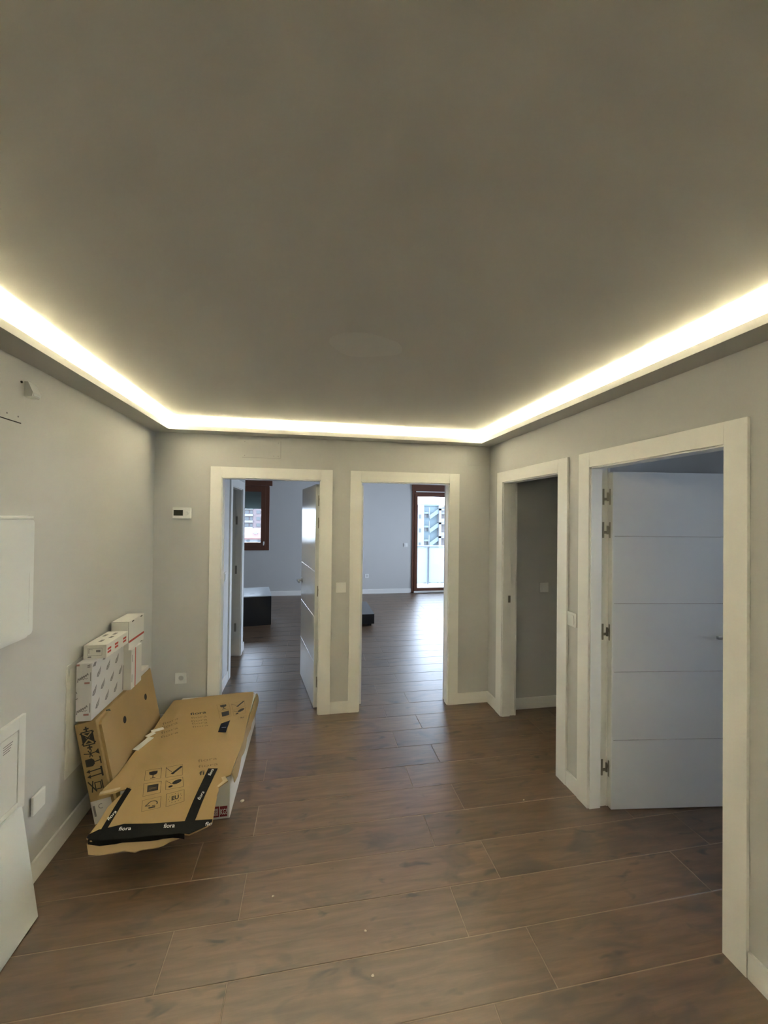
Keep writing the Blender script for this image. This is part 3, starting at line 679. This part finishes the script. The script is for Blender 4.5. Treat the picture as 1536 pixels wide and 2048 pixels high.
# crossed square with small plus marks (top)
e += frame(.026, .462, .080, .535, .006) + stroke([(.020, .470), (.086, .530)], .006) + stroke([(.020, .530), (.086, .470)], .006)
e += [[(.028, .474), (.028, .524), (.046, .499)], [(.078, .474), (.078, .524), (.060, .499)], [(.036, .470), (.070, .470), (.053, .486)], [(.036, .528), (.070, .528), (.053, .513)]]
e += stroke([(.053, .540), (.053, .560)], .008) + stroke([(.043, .550), (.063, .550)], .008) + stroke([(.053, .436), (.053, .456)], .008) + stroke([(.043, .447), (.063, .447)], .008)
# hand / hook
e += stroke([(.020, .418), (.045, .412), (.075, .416)], .005) + stroke([(.042, .430), (.058, .396)], .005) + stroke([(.058, .432), (.044, .396)], .005) + [[(.072, .416), (.092, .432), (.094, .400)]]
# goblet lying on its side
e += [[(.018, .345), (.018, .385), (.050, .387), (.062, .375), (.062, .355), (.050, .343)]] + stroke([(.060, .365), (.092, .368)], .005) + stroke([(.092, .350), (.092, .386)], .006)
# two arrows
for h in (.318, .290): e += [[(.012, h), (.030, h + .011), (.030, h - .011)]] + stroke([(.028, h), (.086, h + .003)], .006)
e += stroke([(.088, .282), (.088, .330)], .009)
# crossed trolley
e += stroke([(.012, .262), (.044, .205)], .006) + stroke([(.034, .262), (.022, .205)], .006) + frame(.042, .215, .070, .252, .005) + stroke([(.078, .215), (.078, .258)], .006)
decal('printed_marks', e, endf, 'ink', lb, kind='stuff')
decal('address_label', rect(.002, .03, .104, .155), lambda w, h: lean(w, -.0011, h), 'wbox', lb)
decal('label_print', rect(.010, .07, .020, .13) + arc(.05, .12, .012, 60, 300, .003), lambda w, h: lean(w, -.0016, h), 'ink_grey', lb, kind='stuff')

# white cartons balanced on top
def carton(name, x0, x1, y0, y1, z0, z1, m, label, tilt=0):
    t = empty(name, ((x0 + x1) / 2, (y0 + y1) / 2, z0), label=label, category='box', group='small white cartons stacked against the left wall')
    hx, hy = (x1 - x0) / 2, (y1 - y0) / 2
    MB().box(-hx, hx, -hy, hy, 0, z1 - z0, .002).build('carton', m, t)
    return t, hx, hy, z1 - z0
ZB = .5965
t, hx, hy, hz = carton('patterned_carton', -1.234, -1.157, 2.43, 2.806, ZB, .908, 'wbox_cool', 'white carton with repeated grey leaf prints standing on the leaning brown carton')
def fr(u, v): return (u, -hyp - .0006, v)
hxp, hyp = hx, hy
def sd(u, v): return (hxp + .0006, u, v)
g = []
def script(cx, cz, s):
    pts = [(-1.1, -.55), (-1.0, .1), (-.75, -.25), (-.6, .15), (-.45, -.15), (-.25, .25), (-.1, -.05), (.1, .3), (.25, .0), (.45, .35), (.6, .1), (.85, .55), (1.0, .25)]
    a = stroke([(cx + x * s, cz + (z * 1.15 + x * .30) * s) for x, z in pts], s * .20)
    b = stroke([(cx + (-.5 + .28 * i) * s, cz + (-.45 + (.18 if i % 2 else 0) + .03 * i) * s) for i in range(6)], s * .13)
    return a + b
g += script(-.004, .235, .024) + script(-.006, .062, .024)
g += rect(.030, .215, .034, .262) + rect(.029, .045, .033, .095) + stroke([(.018, .298), (.028, .302)], .006) + stroke([(.018, .290), (.028, .292)], .006) + stroke([(-.037, .16), (-.033, .152)], .004) + stroke([(-.037, .12), (-.030, .124)], .005)
decal('grey_script', g, fr, 'ink_grey', t, kind='stuff')
for q in ((.002, .200, .028, .210), (.000, .030, .026, .040), (-.037, .298, -.022, .308)): decal('red_bar', rect(*q), fr, 'ink_pink', t)
g = []
def leafmark(cu, cv):
    return [[(cu + .042 * a, cv + .026 * b) for a, b in ((-.55, -.75), (-.1, -.95), (.30, -.55), (.42, .1), (.50, 1.1), (.1, .45), (-.35, .0))]]
def leafcut(cu, cv):
    c2 = lambda a, b: (cu + .042 * a, cv + .026 * b)
    return stroke([c2(-.25, -.55), c2(.25, .30)], .0026) + stroke([c2(-.02, -.78), c2(.30, -.2)], .002)
lc = []
for us, v in (((-.125, -.02, .085), .066), ((-.16, -.07, .037, .145), .151), ((-.116, -.012, .095), .237)):
    for u in us: decal('leaf_print', leafmark(u, v), sd, 'ink_grey', t); lc += leafcut(u, v)
for u in (-.165, -.06, .05, .15): decal('leaf_print', [[(u - .02, .290), (u + .01, .284), (u + .022, .305), (u, .309)]], sd, 'ink_grey', t)
decal('leaf_vein', lc, lambda u, v: (hxp + .0012, u, v), 'wbox_cool', t, kind='stuff')
decal('tape_tab', rect(hy - .014, .012, hy - .004, .165), sd, 'ink_grey', t)
t, hx, hy, hz = carton('flat_carton', -1.236, -1.120, 2.50, 2.774, .9085, .984, 'wbox', 'low white carton with red prints lying on the leaf patterned carton')
hx1, hy1 = hx, hy
for y in (-.125, -.04, .065): decal('red_print', rect(y, .022, y + .042, .034) + rect(y, .040, y + .042, .052), lambda u, v: (hx1 + .0006, u, v), 'ink_red', t, kind='stuff')
decal('grey_print', frame(-.036, .018, .036, .058, .0015) + rect(.006, .036, .028, .048) + rect(-.036, .006, -.018, .013) + stroke([(-.03, .03), (-.03, .054)], .003) + stroke([(-.03, .054), (-.012, .05)], .002), lambda u, v: (u, -hy1 - .0006, v), 'ink_grey', t, kind='stuff')
hzt = hz
for (u, v) in ((.0, -.05), (.02, .02), (-.03, .06), (.01, .09)): decal('top_print', rect(u - .012, v - .03, u + .006, v + .012), lambda u, v: (u, v, hzt + .0006), 'ink_grey', t)
t, hx, hy, hz = carton('striped_carton', -1.196, -1.115, 2.812, 2.97, ZB, .850, 'wbox', 'upright white carton with vertical red stripe behind the patterned carton')
hx2, hy2 = hx, hy
decal('red_stripe', rect(-.026, 0, -.014, .2535), lambda u, v: (hx2 + .0006, u, v), 'ink_red', t)
for q in ((-.070, .045, -.064, .095), (-.070, .175, -.064, .22)): decal('dark_slot', rect(*q), lambda u, v: (hx2 + .0008, u, v), 'ink_grey', t)
t, hx, hy, hz = carton('banded_carton', -1.232, -1.127, 2.80, 3.032, .8515, 1.034, 'wbox', 'topmost white carton with horizontal red band near the corner')
hx3, hy3 = hx, hy
decal('red_band', rect(-hy, .046, hy, .060), lambda u, v: (hx3 + .0006, u, v), 'ink_red', t)
for q in ((-.075, .170, -.045, .177), (.055, .170, .085, .177), (.06, .002, .09, .006)): decal('dark_slot', rect(*q), lambda u, v: (hx3 + .0008, u, v), 'ink', t)
decal('flap_line', frame(-hx + .003, .05, hx - .003, hz - .003, .0018), lambda u, v: (u, -hy3 - .0006, v), 'ink_grey', t)
t, hx, hy, hz = carton('thin_carton', -1.22, -1.14, 2.99, 3.165, ZB + .001, .628, 'wbox', 'thin white carton end peeking over the far end of the leaning carton')

# ================================================================ LIVING ROOM FURNITURE
bx = empty('black_box', (-.595, 6.52, 0), R(8.5), label='black box with shiny pale top seen through the left doorway', category='box')
MB().box(-.80, 0, 0, .775, .0, .448, .004).build('body', 'black', bx)
MB().box(-.80, .001, -.001, .776, .448, .462, .003).build('top_panel', 'pale_top', bx)
MB().box(-.32, -.25, .18, .19, .462, .4635).build('seam_mark', 'ink_grey', bx)
lo = empty('low_unit', (.66, 6.22, 0), label='low black unit on recessed feet seen through the right doorway', category='low unit')
MB().box(-.34, .335, 0, .92, .038, .185, .003).build('body', 'black', lo)
MB().box(-.342, .337, -.002, .922, .185, .190).build('top_panel', 'black_gloss', lo)
for x in (-.28, .24):
    for y in (.04, .80): MB().box(x, x + .055, y, y + .06, 0, .038).build('foot', 'black', lo)

# ================================================================ CRUMBS ON THE FLOOR
def crumb(loc, s, label, m='chip'):
    bm = bmesh.new(); bmesh.ops.create_icosphere(bm, subdivisions=1, radius=1)
    for v in bm.verts: v.co = Vector((v.co.x * s * random.uniform(.7, 1.3), v.co.y * s * random.uniform(.6, 1.1), max(-.35, v.co.z * .6 * random.uniform(.6, 1.2)) * s + .35 * s))
    me = bpy.data.meshes.new('plaster_crumb'); bm.to_mesh(me); bm.free(); me.materials.append(MT[m])
    o = bpy.data.objects.new('plaster_crumb', me); COL.objects.link(o); o.location = (*loc, .0); o['label'] = label; o['category'] = 'debris'; o['group'] = 'plaster crumbs on the floor'
crumb((-.385, 2.535), .014, 'largest pale plaster crumb on the floor beside the white box')
crumb((-.146, 1.885), .0055, 'tiny white speck on the plank left of centre')
crumb((.245, 1.665), .006, 'tiny crumb on the joint in the middle of the floor')
crumb((.250, 1.500), .0065, 'pale crumb nearest the camera on the floor')
crumb((1.30, 2.27), .005, 'small pale crumb in front of the right wall switch')

# ================================================================ OUTSIDE
bal = MB().box(.8, 4.6, FARY + .25, 10.35, -.30, -.06).build('balcony_slab', 'concrete', kind='structure', label='balcony floor slab outside the glazed door', category='balcony')
rl = empty('balcony_railing', (2.8, 10.2, -.06), label='balcony railing of frosted glass panels with grey top rail', category='railing')
MB().box(-2, 1.8, -.025, .025, .985, 1.02, .004).build('top_rail', 'rail', rl)
for x in (-1.95, -.85, .25, 1.35): MB().box(x - .028, x + .028, .012, .04, 0, .985).build('post', 'rail', rl)
for a in (-1.94, -.84, .26): MB().box(a + .012, a + 1.07, -.006, .006, .05, .97).build('glass_panel', 'frost', rl)

def S(x40, z40, Y, k=40.): return x40 * Y / k, 1.7232 + (z40 - 1.7232) * Y / k
# pale teal block across the street
tb_ = empty('teal_building', (28, 85, -22), label='pale teal apartment block with outside stairs beyond the balcony', category='building')
def bb(x0, x1, y0, y1, z0, z1, name, m, par=None):
    return MB().box(x0 - 28, x1 - 28, y0 - 85, y1 - 85, z0 + 22, z1 + 22).build(name, m, par or tb_)
bb(24.0, 31.0, 85, 97, -22, 4.1, 'wall', 'b_teal')
bb(19.5, 24.0, 83.6, 97, -22, 4.3, 'tower', 'b_white')
bb(23.7, 28.0, 84.7, 97.2, 4.1, 4.45, 'parapet', 'b_teal')
bb(27.5, 31.5, 84.2, 97, 2.3, 4.25, 'penthouse', 'b_white')
bb(28.4, 31.5, 84.0, 84.2, 3.3, 3.75, 'window', 'b_glass')
for k in range(-4, 2):
    z = -.35 + 3.0 * k
    w = bb(24.05, 25.3, 84.9, 85.05, z - 1.1, z - .3, 'window', 'b_glass'); bb(24.6, 24.7, 84.86, 84.95, z - 1.1, z - .3, 'mullion', 'b_white', w)
    bb(24.0, 25.5, 84.3, 85, z - .3, z + .1, 'landing', 'b_pale')
    bb(25.25, 25.4, 84.2, 84.4, z - 1.2, z + 1.1, 'post', 'b_white')
    w = bb(22.9, 23.3, 83.5, 83.7, z - 1.3, z - .5, 'window', 'b_glass')
    # stair flight
    m = MB().prism([(25.4, z - 1.5), (27.5, z - .1), (27.5, z + .9), (25.4, z - .6)], 1, 84.0, 84.3)
    m.v = [(x - 28, y - 85, zz + 22) for x, y, zz in m.v]; m.build('stair_parapet', 'b_pale', tb_)
    # loggia on the right
    bb(27.4, 27.9, 83.6, 85, z - 2.2, z + .85, 'pier', 'b_white')
    bb(27.4, 31.2, 83.6, 85, z + .45, z + .85, 'slab', 'b_white')
    bb(27.9, 31.2, 84.8, 85.0, z - 1.75, z + .45, 'infill', 'b_beige')
    bb(27.9, 31.2, 83.7, 83.8, z - 2.1, z - 1.3, 'railing', 'b_white')
# pink block far away
pk = empty('pink_building', (-28, 190, -30), label='distant pink apartment block with rows of windows', category='building')
def pb(x0, x1, y0, y1, z0, z1, name, m, par=None): return MB().box(x0 + 28, x1 + 28, y0 - 190, y1 - 190, z0 + 30, z1 + 30).build(name, m, par or pk)
pb(-44, -12, 190, 205, -30, 22, 'wall', 'b_pink')
for k in range(-2, 7):
    z = .1 + 2.95 * k
    for x0, x1 in ((-38.5, -36.5), (-35.5, -33.8), (-29.4, -27.7), (-27.2, -26.1), (-24.4, -22.8), (-21.2, -19.4)): pb(x0, x1, 189.7, 190.05, z - .9, z + .6, 'window', 'b_glass')
    pb(-30.6, -25.9, 188.9, 190, z - 2.0, z - 1.0, 'balcony', 'b_white')
hs = empty('red_roof_house', (-8, 60, -14), label='low white house with red tiled roof below the pink block', category='building')
MB().box(-9, 5, 0, 9, 0, 12.45).build('wall', 'b_white', hs)
m = MB().prism([(-.8, 12.4), (4.5, 13.65), (9.8, 12.4), (9.8, 12.2), (-.8, 12.2)], 0, -9.5, 5.5); m.build('roof', 'b_roof', hs)
MB().box(-.2, .25, 1.2, 1.8, 12.4, 13.75).build('chimney', 'b_white', hs)
for x in (-1.0, .5, 2.5): MB().box(x, x + .35, -.1, .02, 11.75, 12.1).build('window', 'b_glass', hs)
gr_ = MB().box(-300, 300, 20, 500, -24, -23).build('ground', 'concrete', kind='structure', label='street level ground far below the balcony', category='ground')
